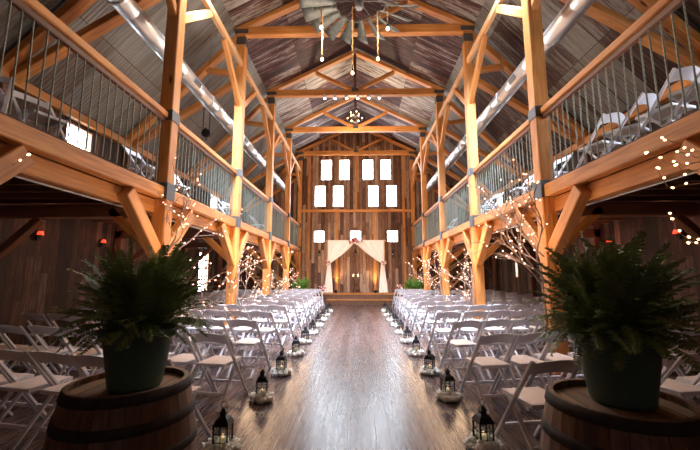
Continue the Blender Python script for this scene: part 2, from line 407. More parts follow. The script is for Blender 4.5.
for s in (-1, 1):
    S = SIDE[s]
    tag(beam('roof_girt', (s * (W - .02), BACK, 7.02), (s * (W - .02), END, 7.02), .10, .16, 'timber_pale'), 'long pale timber girt tying the tops of the %s posts' % S, 'beam', 'long roof beams')
    tag(beam('wall_plate', (s * (SX - .08), BACK, ZW - .03), (s * (SX - .08), END, ZW - .03), .14, .18), 'orange timber plate along the top of the %s gallery wall' % S, 'beam', 'long roof beams')
    # gallery
    m = MB(); m.box(min(s * (W - .05), s * SX), max(s * (W - .05), s * SX), BACK, END, ZD - .06, ZD); tag(m.build('floor_gallery_%s' % S, 'deck'), kind='structure')
    root = empty('gallery_edge_beam', (s * W, 0, ZD), 'orange timber edge beam of the %s gallery' % S, 'beam', 'gallery edge beams')
    beam('fascia', (s * W, BACK, ZD - .115), (s * W, END, ZD - .115), .15, .19, 'timber', root)
    beam('lower_beam', (s * (W + .14), BACK, ZD - .325), (s * (W + .14), END, ZD - .325), .14, .22, 'timber', root)
    m = MB(); m.tube([(s * (W + .26), BACK + .1, ZD - .43), (s * (W + .26), END - .1, ZD - .43)], .012, 6)
    tag(m.build('conduit', 'white'), 'thin white conduit under the edge of the %s gallery' % S, 'conduit', 'conduits under the galleries')
    for k, y in enumerate(PY):
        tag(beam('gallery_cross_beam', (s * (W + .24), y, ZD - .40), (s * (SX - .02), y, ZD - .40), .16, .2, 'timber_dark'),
            'brown cross beam under the %s gallery at the %s post' % (S, PN[k] if k < 5 else 'last'), 'beam', 'cross beams under the galleries')
    jroot = empty('gallery_joists', (s * 4.5, 8, ZD), 'rows of dark joists under the %s gallery' % S, 'joists')
    y = BACK + .3
    while y < END - .1:
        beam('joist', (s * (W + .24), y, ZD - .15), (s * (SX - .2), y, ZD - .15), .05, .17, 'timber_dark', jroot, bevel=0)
        y += .42
    # railings, one per bay
    ys = [BACK + .1] + PY
    for b in range(6):
        y0, y1 = ys[b] + .11, ys[b + 1] - .11
        nm = 'bay before the nearest post' if b == 0 else ('bay between the %s and %s posts' % (PN[b - 1], (PN + ['last'])[b]))
        root = empty('gallery_railing', (s * W, (y0 + y1) / 2, ZD), 'rusty rod railing of the %s gallery, %s' % (S, nm), 'railing', 'gallery railings')
        beam('top_rail', (s * (W + .02), y0, 4.02), (s * (W + .02), y1, 4.02), .14, .10, 'timber', root)
        beam('under_rail', (s * (W + .01), y0, 3.93), (s * (W + .01), y1, 3.93), .06, .08, 'timber_dark', root)
        bal = MB(); hh = 3.89 - ZD - .035
        bal.tube([(0, 0, 0), (0, 0, hh)], .0085, 5)
        first = None; n = int(round((y1 - y0) / .128)); ox = 0
        if b == 0: n0 = int(n * .45)
        else: n0 = 1
        for i in range(n0, n):
            yy = y0 + (y1 - y0) * i / n
            if first is None:
                first = bal.build('baluster', 'rebar', root); o = first
            else:
                o = first.copy(); COL.objects.link(o)
            o.location = (0, yy - root.location.y, .035)
            o.rotation_euler = (R.uniform(-.012, .012), R.uniform(-.012, .012), 0)

# end wall framing
def trim(name, p0, p1, w, h, mat='timber'):
    o = beam(name, p0, p1, w, h, mat); tag(o, kind='structure'); return o
yE = END - .05
trim('trim_1', (-W, yE, 4.82), (W, yE, 4.82), .1, .14)
trim('trim_2', (0, yE, 4.9), (0, yE, ZT - .1), .12, .1)
for i, x in enumerate((-1.02, .99)): trim('trim_%d' % (3 + i), (x, yE, 0.5), (x, yE, 4.75), .13, .08)
for i, s in enumerate((-1, 1)):
    trim('trim_%d' % (5 + i), (s * 2.55, yE + .02, 0), (s * 2.55, yE + .02, ZT - .1), .14, .05)

# ------------------------------------------------------------------ ducts
for s in (-1, 1):
    x, z, r = s * 3.66, 5.76, .165
    root = empty('air_duct', (x, 9, z), 'long shiny galvanised round air duct above the %s gallery rail' % SIDE[s], 'duct', 'round air ducts')
    m = MB(); n = 28
    ys = []; y = 1.0
    prof = []
    while y < 17.6:
        prof += [(r, y), (r, y + .84), (r - .003, y + .845)]; y += .85
    vs = []; fs = []
    for (rr, yy) in prof:
        for t in range(n):
            a = 2 * PI * t / n; vs.append((rr * math.cos(a), yy - 9, rr * math.sin(a)))
    for i in range(len(prof) - 1):
        for t in range(n): fs.append((i * n + t, i * n + (t + 1) % n, (i + 1) * n + (t + 1) % n, (i + 1) * n + t))
    fs.append(tuple(range(n))); fs.append(tuple(reversed(range((len(prof) - 1) * n, len(prof) * n))))
    m.add(vs, fs, True); m.build('duct_tube', 'galv', root)
    for k, yy in enumerate((3.2, 4.9, 6.6, 8.3, 10.0, 11.7, 13.4, 15.1, 16.8)):
        b = MB(); vs = []; 
        for (rr, d) in ((r + .005, -.03), (r + .018, -.028), (r + .018, .028), (r + .005, .03)):
            for t in range(n):
                a = 2 * PI * t / n; vs.append((rr * math.cos(a), yy - 9 + d, rr * math.sin(a)))
        fs = [(i * n + t, i * n + (t + 1) % n, (i + 1) * n + (t + 1) % n, (i + 1) * n + t) for i in range(3) for t in range(n)]
        b.add(vs, fs, True); b.build('band', 'galv', root)
        hg = MB(); hg.bar((0, yy - 9, r), (0, yy - 9, 7.5 - z), .004, .03, (0, 1, 0)); hg.build('hanger', 'steel', root)
    for yy in (7.4, 10.9, 14.3):
        v = MB(); a = 0.35
        cx, cz = -s * math.cos(a) * (r + .008), -math.sin(a) * (r + .008)
        v.bar((cx, yy - 9 - .14, cz), (cx, yy - 9 + .14, cz), .10, .02, (-s * math.cos(a), 0, -math.sin(a)))
        v.build('outlet', 'steel', root)

# ------------------------------------------------------------------ folding chairs
def chair_parts():
    P = {}
    hw = .205
    def leg(x):
        m = MB(); m.bar((x, -.29, .80), (x, .32, 0), .024, .038, (1, 0, 0)); m.v = m.v; return m
    P['long_leg'] = [leg(-hw), leg(hw)]
    P['short_leg'] = []
    for x in (-hw + .03, hw - .03):
        m = MB(); m.bar((x, .10, .45), (x, -.29, 0), .02, .034, (1, 0, 0)); P['short_leg'].append(m)
    m = MB(); k = 9; vs = []; fs = []
    for i in range(k):
        t = i / (k - 1); x = -hw + .01 + (2 * hw - .02) * t; bow = -.04 * math.sin(PI * t)
        top = .785 + .032 * math.sin(PI * t); bot = .675 + .035 * math.sin(PI * t)
        for (z, d) in ((bot, 0), (top, 0), (top, .02), (bot, .02)):
            yy = -.29 + (.80 - z) / .80 * .61 + bow + d - .01
            vs.append((x, yy, z))
    for i in range(k - 1):
        for j in range(4): fs.append((i * 4 + j, i * 4 + (j + 1) % 4, (i + 1) * 4 + (j + 1) % 4, (i + 1) * 4 + j))
    fs += [(0, 3, 2, 1), ((k - 1) * 4, (k - 1) * 4 + 1, (k - 1) * 4 + 2, (k - 1) * 4 + 3)]
    m.add(vs, fs); P['backrest'] = [m]
    m = MB(); a = .175
    m.box(-a, a, -.20, -.17, .428, .46); m.box(-a, a, .17, .20, .428, .46); m.box(-a, -a + .028, -.17, .17, .428, .46); m.box(a - .028, a, -.17, .17, .428, .46)
    P['seat_frame'] = [m]
    m = MB(); c = .15; vs = []; g = 6
    for i in range(g + 1):
        for j in range(g + 1):
            u, v = i / g * 2 - 1, j / g * 2 - 1
            vs.append((u * (c + .015), v * .185, .462 + .014 * (1 - u ** 4) * (1 - v ** 4)))
    fs = [(i * (g + 1) + j, (i + 1) * (g + 1) + j, (i + 1) * (g + 1) + j + 1, i * (g + 1) + j + 1) for i in range(g) for j in range(g)]
    m.add(vs, fs, True); m.box(-c - .015, c + .015, -.185, .185, .45, .4625)
    P['seat_pad'] = [m]
    P['stretcher'] = []
    m = MB(); m.bar((-hw + .03, -.17, .135), (hw - .03, -.17, .135), .022, .03); P['stretcher'].append(m)
    m = MB(); m.bar((-hw, .19, .17), (hw, .19, .17), .022, .03); P['stretcher'].append(m)
    return P
CP = chair_parts()
proto = empty('folding_chair', (0, 0, 0), 'x', 'chair')
for nm, ms in CP.items():
    for mb in ms: mb.build(nm, 'pad' if nm == 'seat_pad' else 'white', proto, bevel=.004 if nm in ('long_leg', 'backrest') else 0)
CH[proto] = list(proto.children)
whole = MB(); fpad = 0
for nm, ms in CP.items():
    if nm == 'seat_pad': continue
    for mb in ms: whole.add(mb.v, mb.f)
nf = len(whole.f)
for mb in CP['seat_pad']: whole.add(mb.v, mb.f)
wme = whole.mesh('folding_chair_far'); wme.materials.append(M['white']); wme.materials.append(M['pad'])
for i, p in enumerate(wme.polygons): p.material_index = 1 if i >= nf else 0
used = [False]
def place_chair(x, y, rz, label, group, detailed, z=0):
    if detailed:
        if used[0]: o = copy_tree(proto)
        else: o = proto; used[0] = True
    else:
        o = bpy.data.objects.new('folding_chair', wme); COL.objects.link(o)
    o.location = (x, y, z); o.rotation_euler = (0, 0, rz)
    tag(o, label, 'chair', group)
    return o
NROW = 12
for r in range(NROW):
    for s in (-1, 1):
        placed = 0
        for k in range(10):
            x = s * ((1.52 + .012 * r if s < 0 else 1.54 + .03 * r) + .46 * k)
            y = 3.14 + 1.15 * r + R.uniform(-.03, .03)
            if any(abs(abs(x) - W) < .38 and abs(y + .31 - p) < .50 for p in PY): continue
            if abs(x) < 3.0: y -= .0
            if abs(x) > 5.6: continue
            y += .2 * (abs(x) - 1.5)
            if y > 16.1 and abs(x) > 2.9: continue
            place_chair(x + R.uniform(-.012, .012), y, s * .2 + R.uniform(-.04, .04), 'white folding chair, %s from the aisle, %s row from the entrance, %s block' % (ORD[placed], ORD[r], SIDE[s]),
                        'white folding chairs %s of the aisle' % SIDE[s], r < 5)
            placed += 1
# chairs up in the galleries
gsp = [(1, 3.55, 3.45, .5), (1, 3.62, 3.95, .25), (1, 3.58, 4.5, .6), (1, 3.6, 5.05, .3), (1, 4.2, 3.9, 1.2), (1, 3.7, 6.5, 1.7), (1, 3.75, 7.1, 2.0), (1, 3.7, 7.7, 1.6), (1, 3.7, 9.6, 1.8), (1, 3.7, 10.3, 1.6), (1, 3.7, 14.0, 1.7),
       (-1, 3.75, 3.3, 2.4), (-1, 3.7, 3.95, 1.9), (-1, 4.4, 3.9, 1.4), (-1, 3.65, 5.95, 1.6), (-1, 3.75, 7.3, 1.9), (-1, 3.7, 9.8, 1.6), (-1, 3.7, 10.6, 1.8), (-1, 3.7, 13.3, 1.6)]
gsp.sort(key=lambda g: g[2])
cnt = {1: 0, -1: 0}
for (s, x, y, a) in gsp:
    place_chair(s * x, y, s * a, 'white folding chair up behind the %s gallery railing, %s from the entrance' % (SIDE[s], ORD[cnt[s]]), 'white folding chairs in the galleries', y < 5.2, ZD)
    cnt[s] += 1

# ------------------------------------------------------------------ lanterns with petals along the aisle
def lantern_proto():
    root = empty('lantern', (0, 0, 0), 'x', 'lantern')
    m = MB(); h = .062
    m.box(-.075, .075, -.075, .075, 0.0, .014); m.box(-.066, .066, -.066, .066, .014, .026); m.build('base', 'iron', root)
    m = MB()
    for a in (-1, 1):
        for b in (-1, 1): m.box(a * h - .006, a * h + .006, b * h - .006, b * h + .006, .026, .20)
    for z in (.085, .145):
        for a in (-1, 1):
            m.box(-h, h, a * h - .002, a * h + .002, z - .003, z + .003); m.box(a * h - .002, a * h + .002, -h, h, z - .003, z + .003)
    for a in (-1, 1):
        m.box(-.0025, .0025, a * h - .002, a * h + .002, .026, .20); m.box(a * h - .002, a * h + .002, -.0025, .0025, .026, .20)
    m.build('cage', 'iron', root)
    m = MB()
    for a in (-1, 1):
        m.box(-h + .006, h - .006, a * .056 - .001, a * .056 + .001, .027, .199); m.box(a * .056 - .001, a * .056 + .001, -h + .006, h - .006, .027, .199)
    m.build('glass_panes', 'glass', root)
    m = MB(); m.lathe([(.001, .20), (.10, .20), (.10, .21), (.07, .245), (.035, .262), (.034, .285), (.045, .29), (.012, .318), (.001, .32)], 4, rot=PI / 4, smooth=False); m.build('roof', 'iron', root)
    m = MB(); m.tube([(.026 * math.cos(t * PI / 8), 0, .342 + .026 * math.sin(t * PI / 8)) for t in range(17)], .0035, 5); m.build('ring_handle', 'iron', root)
    return root
lp = lantern_proto(); CH[lp] = list(lp.children)
cp = empty('pillar_candle', (0, 0, 0), 'x', 'candle')
m = MB(); m.lathe([(.001, 0), (.03, 0), (.03, .085), (.024, .09), (.008, .086), (.001, .086)], 16); m.build('wax', 'wax', cp)
m = MB(); m.ball((0, 0, .102), .008, 8, 6, 1.9); m.build('flame', 'flame', cp); CH[cp] = list(cp.children)
def petals(seed, n=60, r0=.07, r1=.128, cr=.036):
    rr = random.Random(seed); m = MB()
    for i in range(n):
        a = rr.uniform(0, 2 * PI); q = rr.uniform(r0, r1); z = rr.uniform(.015, .075) * (1.25 - .7 * (q - r0) / (r1 - r0))
        c = (q * math.cos(a), q * math.sin(a), z)
        rad = rr.uniform(.6, 1.15) * cr
        m.ball(c, rad, 6, 4, .8)
        for t in range(3):   # ruffled petal lips
            b = rr.uniform(0, 2 * PI); d = rad * .9
            p = Vector(c) + Vector((math.cos(b) * d, math.sin(b) * d, rad * .5)); e = rad * .8
            m.add([p + Vector((-e * math.sin(b) * .7, e * math.cos(b) * .7, 0)), p + Vector((math.cos(b) * e * .8, math.sin(b) * e * .8, e * .4)), p + Vector((e * math.sin(b) * .7, -e * math.cos(b) * .7, 0)), p + Vector((-math.cos(b) * e * .3, -math.sin(b) * e * .3, e * .5))], [(0, 1, 2, 3)])
    # keep all pieces above the floor
    m.v = [(x, y, max(z, .002)) for x, y, z in m.v]
    return m
pm = [petals(i).mesh('petal_ring') for i in range(3)]
for p in pm: p.materials.append(M['petal'])
LY = [3.12, 4.32, 5.38, 6.6, 7.75, 8.95, 10.15, 11.4, 12.7, 14.1]
for s in (-1, 1):
    for i, y in enumerate(LY):
        x = -1.03 if s < 0 else 1.14
        y += 0 if s < 0 else .1
        first = s < 0 and i == 0
        rz = R.uniform(-.5, .5)
        w = '%s from the entrance, %s aisle edge' % (ORD[i], SIDE[s])
        o = lp if first else copy_tree(lp); o.location = (x, y, 0); o.rotation_euler[2] = rz; o.scale = (.93, .93, 1.08)
        tag(o, 'black iron lantern ringed with cream flowers, ' + w, 'lantern', 'black lanterns along the aisle')
        c = cp if first else copy_tree(cp); c.location = (x, y, .027)
        tag(c, 'ivory candle inside the black lantern, ' + w, 'candle', 'candles in the aisle lanterns')
        q = bpy.data.objects.new('petal_ring', pm[i % 3]); COL.objects.link(q); q.location = (x, y, 0); q.rotation_euler = (0, 0, R.uniform(0, 6))
        tag(q, 'ring of cream flower heads round the lantern, ' + w, 'flowers', 'cream flowers round the aisle lanterns', 'stuff')

# ------------------------------------------------------------------ barrels and ferns
def barrel(cx, cy, s):
    root = empty('barrel', (cx, cy, 0), 'weathered oak barrel carrying a potted fern, %s of the aisle' % SIDE[s], 'barrel', 'oak barrels at the aisle entrance')
    H = .89; rb = .345; rt = .285; n = 30
    def rad(z): t = (z / H - .5) * 2; return rb - (rb - rt) * t * t
    for k in range(n):
        m = MB(); vs = []; fs = []; gap = .004; a0 = 2 * PI * k / n + gap; a1 = 2 * PI * (k + 1) / n - gap; q = 12
        for i in range(q + 1):
            z = H * i / q; r = rad(z)
            for (a, rr) in ((a0, r), (a1, r), (a1, r - .022), (a0, r - .022)): vs.append((rr * math.cos(a), rr * math.sin(a), z))
        for i in range(q):
            for j in range(4): fs.append((i * 4 + j, i * 4 + (j + 1) % 4, (i + 1) * 4 + (j + 1) % 4, (i + 1) * 4 + j))
        fs += [(0, 3, 2, 1), (q * 4, q * 4 + 1, q * 4 + 2, q * 4 + 3)]
        m.add(vs, fs); m.build('stave', 'oak', root)
    m = MB(); m.lathe([(.001, H - .03), (rt - .02, H - .03), (rt - .02, H - .05), (.001, H - .05)], 40, smooth=False); m.build('barrel_head', 'oaktop', root)
    for z0, z1 in ((.0, .045), (.13, .175), (.27, .315), (H - .315, H - .27), (H - .175, H - .13), (H - .048, H - .004)):
        m = MB(); m.lathe([(rad(z0) + .001, z0), (rad(z0) + .006, z0), (rad(z1) + .006, z1), (rad(z1) + .001, z1)], 48); m.build('hoop', 'hoop', root)
    return H - .03
def fern(cx, cy, cz, s, sc=1.0, n=120, mat='fern', seed=1, pot=True, spread=.5, label=None, leaf=1.0, group='ferns on the barrels'):
    rr = random.Random(seed)
    root = empty('potted_fern', (cx, cy, cz), label, 'plant', group)
    if pot:
        m = MB(); m.lathe([(.001, 0), (.118, 0), (.128, .02), (.166, .26), (.184, .262), (.188, .305), (.176, .306), (.170, .27), (.001, .27)], 40); m.v = [(x * sc, y * sc, z * sc) for x, y, z in m.v]; m.build('pot', 'pot', root)
        m = MB(); m.lathe([(.001, .285), (.1, .284), (.172, .275)], 24); m.v = [(x * sc, y * sc, z * sc) for x, y, z in m.v]; m.build('soil', 'soil', root)
    m = MB(); st = MB()
    for i in range(n):
        a = rr.uniform(0, 2 * PI); up = rr.random() ** .8
        ln = rr.uniform(.34, .50) * sc * spread / .5
        el = .55 + .97 * up; ln *= (.72 + .35 * up)
        p = Vector((.05 * math.cos(a), .05 * math.sin(a), .28)) * sc
        d = Vector((math.cos(a) * math.cos(el), math.sin(a) * math.cos(el), math.sin(el)))
        side = Vector((-math.sin(a), math.cos(a), 0)); q = 30; pts = [p.copy()]
        droop = rr.uniform(.02, .058) * (1.25 - .7 * up); sway = rr.uniform(-.03, .03)
        for j in range(q):
            d = (d + Vector((0, 0, -droop)) + side * sway).normalized(); p = p + d * ln / q; pts.append(p.copy())
            t = j / q
            if t < .12: continue
            wl = (.036 * math.sin(PI * min(1, (t * .82 + .16))) ** .7 + .006) * sc * leaf
            nrm = side.cross(d).normalized()
            for sg in (-1, 1):
                tip = p + side * sg * wl + d * wl * .25 - Vector((0, 0, wl * rr.uniform(.0, .45))) + nrm * wl * rr.uniform(-.2, .2)
                b = d * (ln / q) * .46
                mid = (p + tip) / 2 + nrm * .002
                m.add([p - b * .8, mid - b, tip, mid + b, p + b * .8], [(0, 1, 2, 3, 4)])
        st.tube(pts[::3] + [pts[-1]], .0022 * sc, 3, .0008 * sc, cap=False)
    o = m.build('foliage', mat, root); st.build('frond_stems', mat, root)
    return root
BL = (-1.13, 1.97); BR = (1.29, 1.76)
zt = barrel(*BL, -1)
fern(BL[0] + .04, BL[1] - .02, zt, -1, 1.0, 230, seed=3, label='large dark green fern in a green pot on the barrel left of the aisle')
zt = barrel(*BR, 1)
fern(BR[0] + .03, BR[1] + .02, zt, 1, 1.02, 250, seed=8, label='large dark green fern in a green pot on the barrel right of the aisle')

# ------------------------------------------------------------------ branches with fairy lights
bulbmesh = {}
def bulb_mesh(key, r, mat):
    m = MB(); m.ball((0, 0, 0), r, 7, 5, 1.25); me = m.mesh('bulb'); me.materials.append(M[mat]); bulbmesh[key] = me
bulb_mesh('s', .0115, 'bulb'); bulb_mesh('f', .0120, 'bulb'); bulb_mesh('n', .0095, 'bulbhot')
def add_bulb(root, p, key):
    o = bpy.data.objects.new('light_bulb', bulbmesh[key]); COL.objects.link(o); o.parent = root
    o.location = Vector(p) - root.location; o.rotation_euler = (R.uniform(0, 3), R.uniform(0, 3), 0)
def light_tree(s, k, nb):
    y = PY[k]; x = s * (W - .17); rr = random.Random(50 + k * 3 + s)
    root = empty('lit_branches', (x, y - .1, 0), 'bare branches with pinkish fairy lights fixed to the %s %s gallery post' % (PN[k], SIDE[s]), 'lit branches', 'lit branches on the gallery posts')
    m = MB(); bl = []
    def grow(p, d, ln, r, depth):
        n = max(4, int(ln / .11)); pts = [p.copy()]
        for i in range(n):
            d = (d + Vector((rr.uniform(-.3, .3), rr.uniform(-.3, .3), rr.uniform(-.22, .26)))).normalized()
            p = p + d * ln / n; 
            if s * p.x > W - .13 and abs(p.y - y) < .3: p.x = s * (W - .14)
            if s * p.x > W - .2 and p.z > 2.3: p.x = s * (W - .2)
            pts.append(p.copy())
            if depth < 2 and i > 0 and rr.random() < (.62 if depth == 0 else .35):
                dd = (d + Vector((rr.uniform(-1, 1), rr.uniform(-.8, .8), rr.uniform(-.5, .7)))).normalized()
                grow(p, dd, ln * rr.uniform(.3, .5), r * .55, depth + 1)
            if depth > 0 or i > 1: bl.append((p + Vector([rr.uniform(-.03, .03) for _ in range(3)]), depth))
        m.tube(pts, r, 5, max(.003, r * .35))
    base = Vector((x, y - .08, 0))
    for t in range(7):
        z0 = rr.uniform(.7, 1.8) if k == 1 else rr.uniform(.3, 1.6); p = base + Vector((0, rr.uniform(-.1, .1), z0))
        dx = -s * rr.uniform(.5, 1.3) if t < 6 else s * .25
        d = Vector((dx, rr.uniform(-.5, .6), rr.uniform(.3, 1.0))).normalized()
        grow(p, d, rr.uniform(1.0, 1.6) * (1 if k == 1 else .72), .014, 0)
    m.tube([base, base + Vector((0, 0, .8)), base + Vector((-s * .03, 0, 1.6))], .026, 7, .016)
    m.v = [(a - root.location.x, b - root.location.y, c) for a, b, c in m.v]; m.build('branches', 'bark', root)
    rr.shuffle(bl)
    for (p, dp) in bl[:nb]: add_bulb(root, p, 'f' if k > 1 else 's')
for s in (-1, 1):
    for k, nb in ((1, 100), (2, 100), (3, 90)): light_tree(s, k, nb)
def near_branches(name_side, s, strands, label):
    root = empty('lit_branches', (s * (W - .1), 2.3, 2.4), label, 'lit branches', 'lit branches on the gallery posts')
    m = MB()
    for st in strands:
        pts = [Vector(p) for p in st]; fine = []
        for a, b in zip(pts, pts[1:]):
            n = max(1, int((b - a).length / .05))
            for i in range(n): fine.append(a.lerp(b, i / n) + Vector([R.uniform(-.012, .012) for _ in range(3)]))
        fine.append(pts[-1]); m.tube(fine, .006, 5, .003)
        acc = 0
        for a, b in zip(fine, fine[1:]):
            acc += (b - a).length
            if acc > .075: acc = 0; add_bulb(root, b + Vector([R.uniform(-.015, .015) for _ in range(3)]), 'n')
        add_bulb(root, fine[-1], 'n')
    m.v = [(a - root.location.x, b - root.location.y, c - root.location.z) for a, b, c in m.v]; m.build('branches', 'bark', root)
A = (3.0, 2.35, 2.3)
near_branches('right', 1, [
    [A, (2.98, 2.8, 2.42), (2.86, 2.9, 2.46), (2.76, 2.9, 2.53), (2.68, 2.95, 2.60)],
    [A, (2.96, 2.8, 2.22), (2.80, 2.9, 2.17), (2.66, 2.9, 2.15), (2.56, 2.9, 2.27), (2.57, 2.9, 2.32)],
    [A, (2.94, 2.8, 2.35), (2.78, 2.9, 2.33), (2.64, 2.9, 2.37), (2.54, 2.95, 2.47)],
    [A, (2.97, 2.7, 2.30), (2.85, 2.8, 2.28), (2.72, 2.85, 2.26), (2.68, 2.85, 2.33)],
    [A, (2.96, 2.7, 2.40), (2.80, 2.8, 2.38), (2.70, 2.85, 2.44)],
    [(3.0, 2.3, 1.6), (2.99, 2.6, 1.62), (2.93, 2.8, 1.63), (2.76, 2.85, 1.68), (2.62, 2.85, 1.78), (2.58, 2.85, 1.93)],
    [(3.0, 2.3, 1.5), (2.97, 2.75, 1.72), (2.82, 2.9, 1.74), (2.74, 2.9, 1.70)]],
    'bare branches with big warm bulbs hanging from the nearest right gallery post')
near_branches('left', -1, [
    [(-3.0, 2.35, 2.0), (-3.02, 2.75, 2.22), (-3.0, 2.95, 2.34), (-2.93, 3.0, 2.46), (-2.87, 3.02, 2.52)],
    [(-3.0, 2.35, 2.0), (-3.05, 2.8, 2.15), (-3.02, 2.95, 2.24)]],
    'bare branches with warm bulbs hanging from the nearest left gallery post')

# ------------------------------------------------------------------ stage and arch
root = empty('stage', (.2, 17.9, 0), 'low wooden stage with two steps at the foot of the end wall', 'stage')
def sbox(n, x0, x1, y0, y1, z0, z1, mat='carpet', bevel=.01):
    m = MB(); m.box(x0 - .2, x1 - .2, y0 - 17.9, y1 - 17.9, z0, z1); m.build(n, mat, root, bevel=bevel)
sbox('platform', -1.85, 2.35, 17.42, END - .12, 0, .46)
sbox('platform_top', -1.88, 2.38, 17.37, END - .12, .46, .5, 'timber')
sbox('step', -1.40, 1.78, 17.10, 17.42, 0, .21)
sbox('step_top', -1.42, 1.80, 17.05, 17.42, .21, .25, 'timber')
AY = 17.95; ax0, ax1 = -1.43, 1.40; az = 3.14
root = empty('wedding_arch', (0, AY, .5), 'square wooden wedding arch standing on the stage', 'arch')
for x in (ax0, ax1): beam('post', (x, AY, .5), (x, AY, az), .08, .08, 'timber_pale', root)
beam('crossbeam', (ax0 - .1, AY, az - .02), (ax1 + .1, AY, az - .02), .08, .08, 'timber_pale', root)
def drape(s):
    outer = ax0 + .02 if s < 0 else ax1 - .02; inner0 = -.06
    m = MB(); nu, nv = 34, 22; rows = []
    ztie = 2.0; y0 = AY - .09
    for j in range(nv + 1):
        v = j / nv; row = []
        for i in range(nu + 1):
            u = i / nu
            # inner edge follows a hanging curve from the middle to the tie
            ix = inner0 + (outer - s * .13 - inner0) * (v ** 1.0)
            zin = az + .0 - (az - ztie) * (v ** .7)
            zo = az - (az - ztie) * v
            x = outer + (ix - outer) * u
            z = zo + (zin - zo) * u - .05 * math.sin(PI * u) * v
            fold = .035 * math.sin(u * 26 + v * 2) * (1 - .45 * v)
            row.append((x, y0 + fold - .04 * v, z))
        rows.append(row)
    for j in range(1, nv + 1):
        v = j / nv; row = []
        w = .12 + (.46 - .12) * v ** .8; cx = outer - s * .065 + s * .04 * v
        for i in range(nu + 1):
            u = i / nu; x = cx - (s * -1) * 0 + (u - .5) * w * (-s)
            row.append((x, y0 - .04 + .03 * math.sin(u * 26 + 2) , ztie - (ztie - .515) * v))
        rows.append(row)
    vs = [p for r_ in rows for p in r_]; k = nu + 1
    fs = [(j * k + i, j * k + i + 1, (j + 1) * k + i + 1, (j + 1) * k + i) for j in range(len(rows) - 1) for i in range(nu)]
    m.add(vs, fs, True)
    o = m.build('curtain', 'cream'); sd = o.modifiers.new('s', 'SOLIDIFY'); sd.thickness = .006
    tag(o, 'cream curtain swept to the %s side of the wedding arch' % SIDE[s], 'curtain', 'cream curtains on the arch')
drape(-1); drape(1)
def bouquet(c, rad, n, label, mats=('pink', 'petal', 'wine', 'fernlight'), flat=(1, 1, 1), name='flower_arrangement', group='flower arrangements'):
    root = empty(name, c, label, 'flowers', group)
    rr = random.Random(n * 7 + int(c[0] * 10))
    lab = {'pink': 'pink_bloom', 'petal': 'cream_bloom', 'wine': 'dark_red_bloom', 'fernlight': 'greenery'}
    for q, mt in enumerate(mats):
        m = MB(); bloom = None
        for i in range(n // len(mats)):
            d = Vector((rr.gauss(0, 1), rr.gauss(0, 1), rr.gauss(0, 1))).normalized() * rad * rr.uniform(.55, 1)
            d = Vector((d.x * flat[0], d.y * flat[1], d.z * flat[2])); rb = rad * rr.uniform(.12, .24)
            if mt == 'fernlight':
                t = d * 1.25; sd = Vector((rr.uniform(-1, 1), rr.uniform(-1, 1), rr.uniform(-1, 1))) * rb * .5
                m.add([d * .8, (d + t) / 2 + sd, t, (d + t) / 2 - sd], [(0, 1, 2, 3)])
            else:
                rb = rad * .2
                if bloom is None:
                    b_ = MB(); b_.ball((0, 0, 0), rb * .7, 7, 4)
                    for a in range(5):
                        an = a * 2 * PI / 5; e = Vector((math.cos(an), -.3, math.sin(an))) * rb; f_ = Vector((-math.sin(an), 0, math.cos(an))) * rb * .5
                        b_.add([e * .3 - f_ * .6, e * .9 - f_, e * 1.2, e * .9 + f_, e * .3 + f_ * .6], [(0, 1, 2, 3, 4)])
                    bloom = o = b_.build(lab[mt], mt, root)
                else: o = bloom.copy(); COL.objects.link(o)
                o.location = d; o.scale = (rr.uniform(.7, 1.2),) * 3; o.rotation_euler = (rr.uniform(-.5, .5), rr.uniform(0, 3), rr.uniform(-.5, .5))
        if m.v: tag(m.build(lab[mt], mt, root), kind='stuff')
bouquet((-.02, AY - .16, 3.12), .26, 80, 'pink and dark red flower spray at the top centre of the arch', flat=(1.55, .5, .75))
bouquet((-1.40, AY - .2, 2.02), .13, 48, 'small pink flower cluster tying back the left curtain', flat=(1, .6, 1))
bouquet((1.37, AY - .2, 2.02), .13, 48, 'small pink flower cluster tying back the right curtain', flat=(1, .6, 1))
for s, x in ((-1, -1.58), (1, 2.02)):
    rt_ = empty('flower_stand', (x, 16.85, 0), 'slim white flower stand at the %s end of the stage steps' % SIDE[s], 'stand', 'flower stands by the steps')
    m = MB(); m.lathe([(.001, 0), (.11, 0), (.11, .03), (.03, .06), (.025, .5), (.07, .6), (.09, .66), (.001, .66)], 20); m.build('column', 'white', rt_)
    bouquet((x, 16.85, .79), .17, 60, 'pink flower ball on the slim stand %s of the stage steps' % SIDE[s])
for s, x in ((-1, -2.62), (1, 2.72)):
    fern(x, 17.0, .0, s, 1.9, 110, 'fernlight', 20 + s, True, .42, 'bright green fern in a pot on the floor %s of the stage' % SIDE[s], 1.2, 'ferns beside the stage')
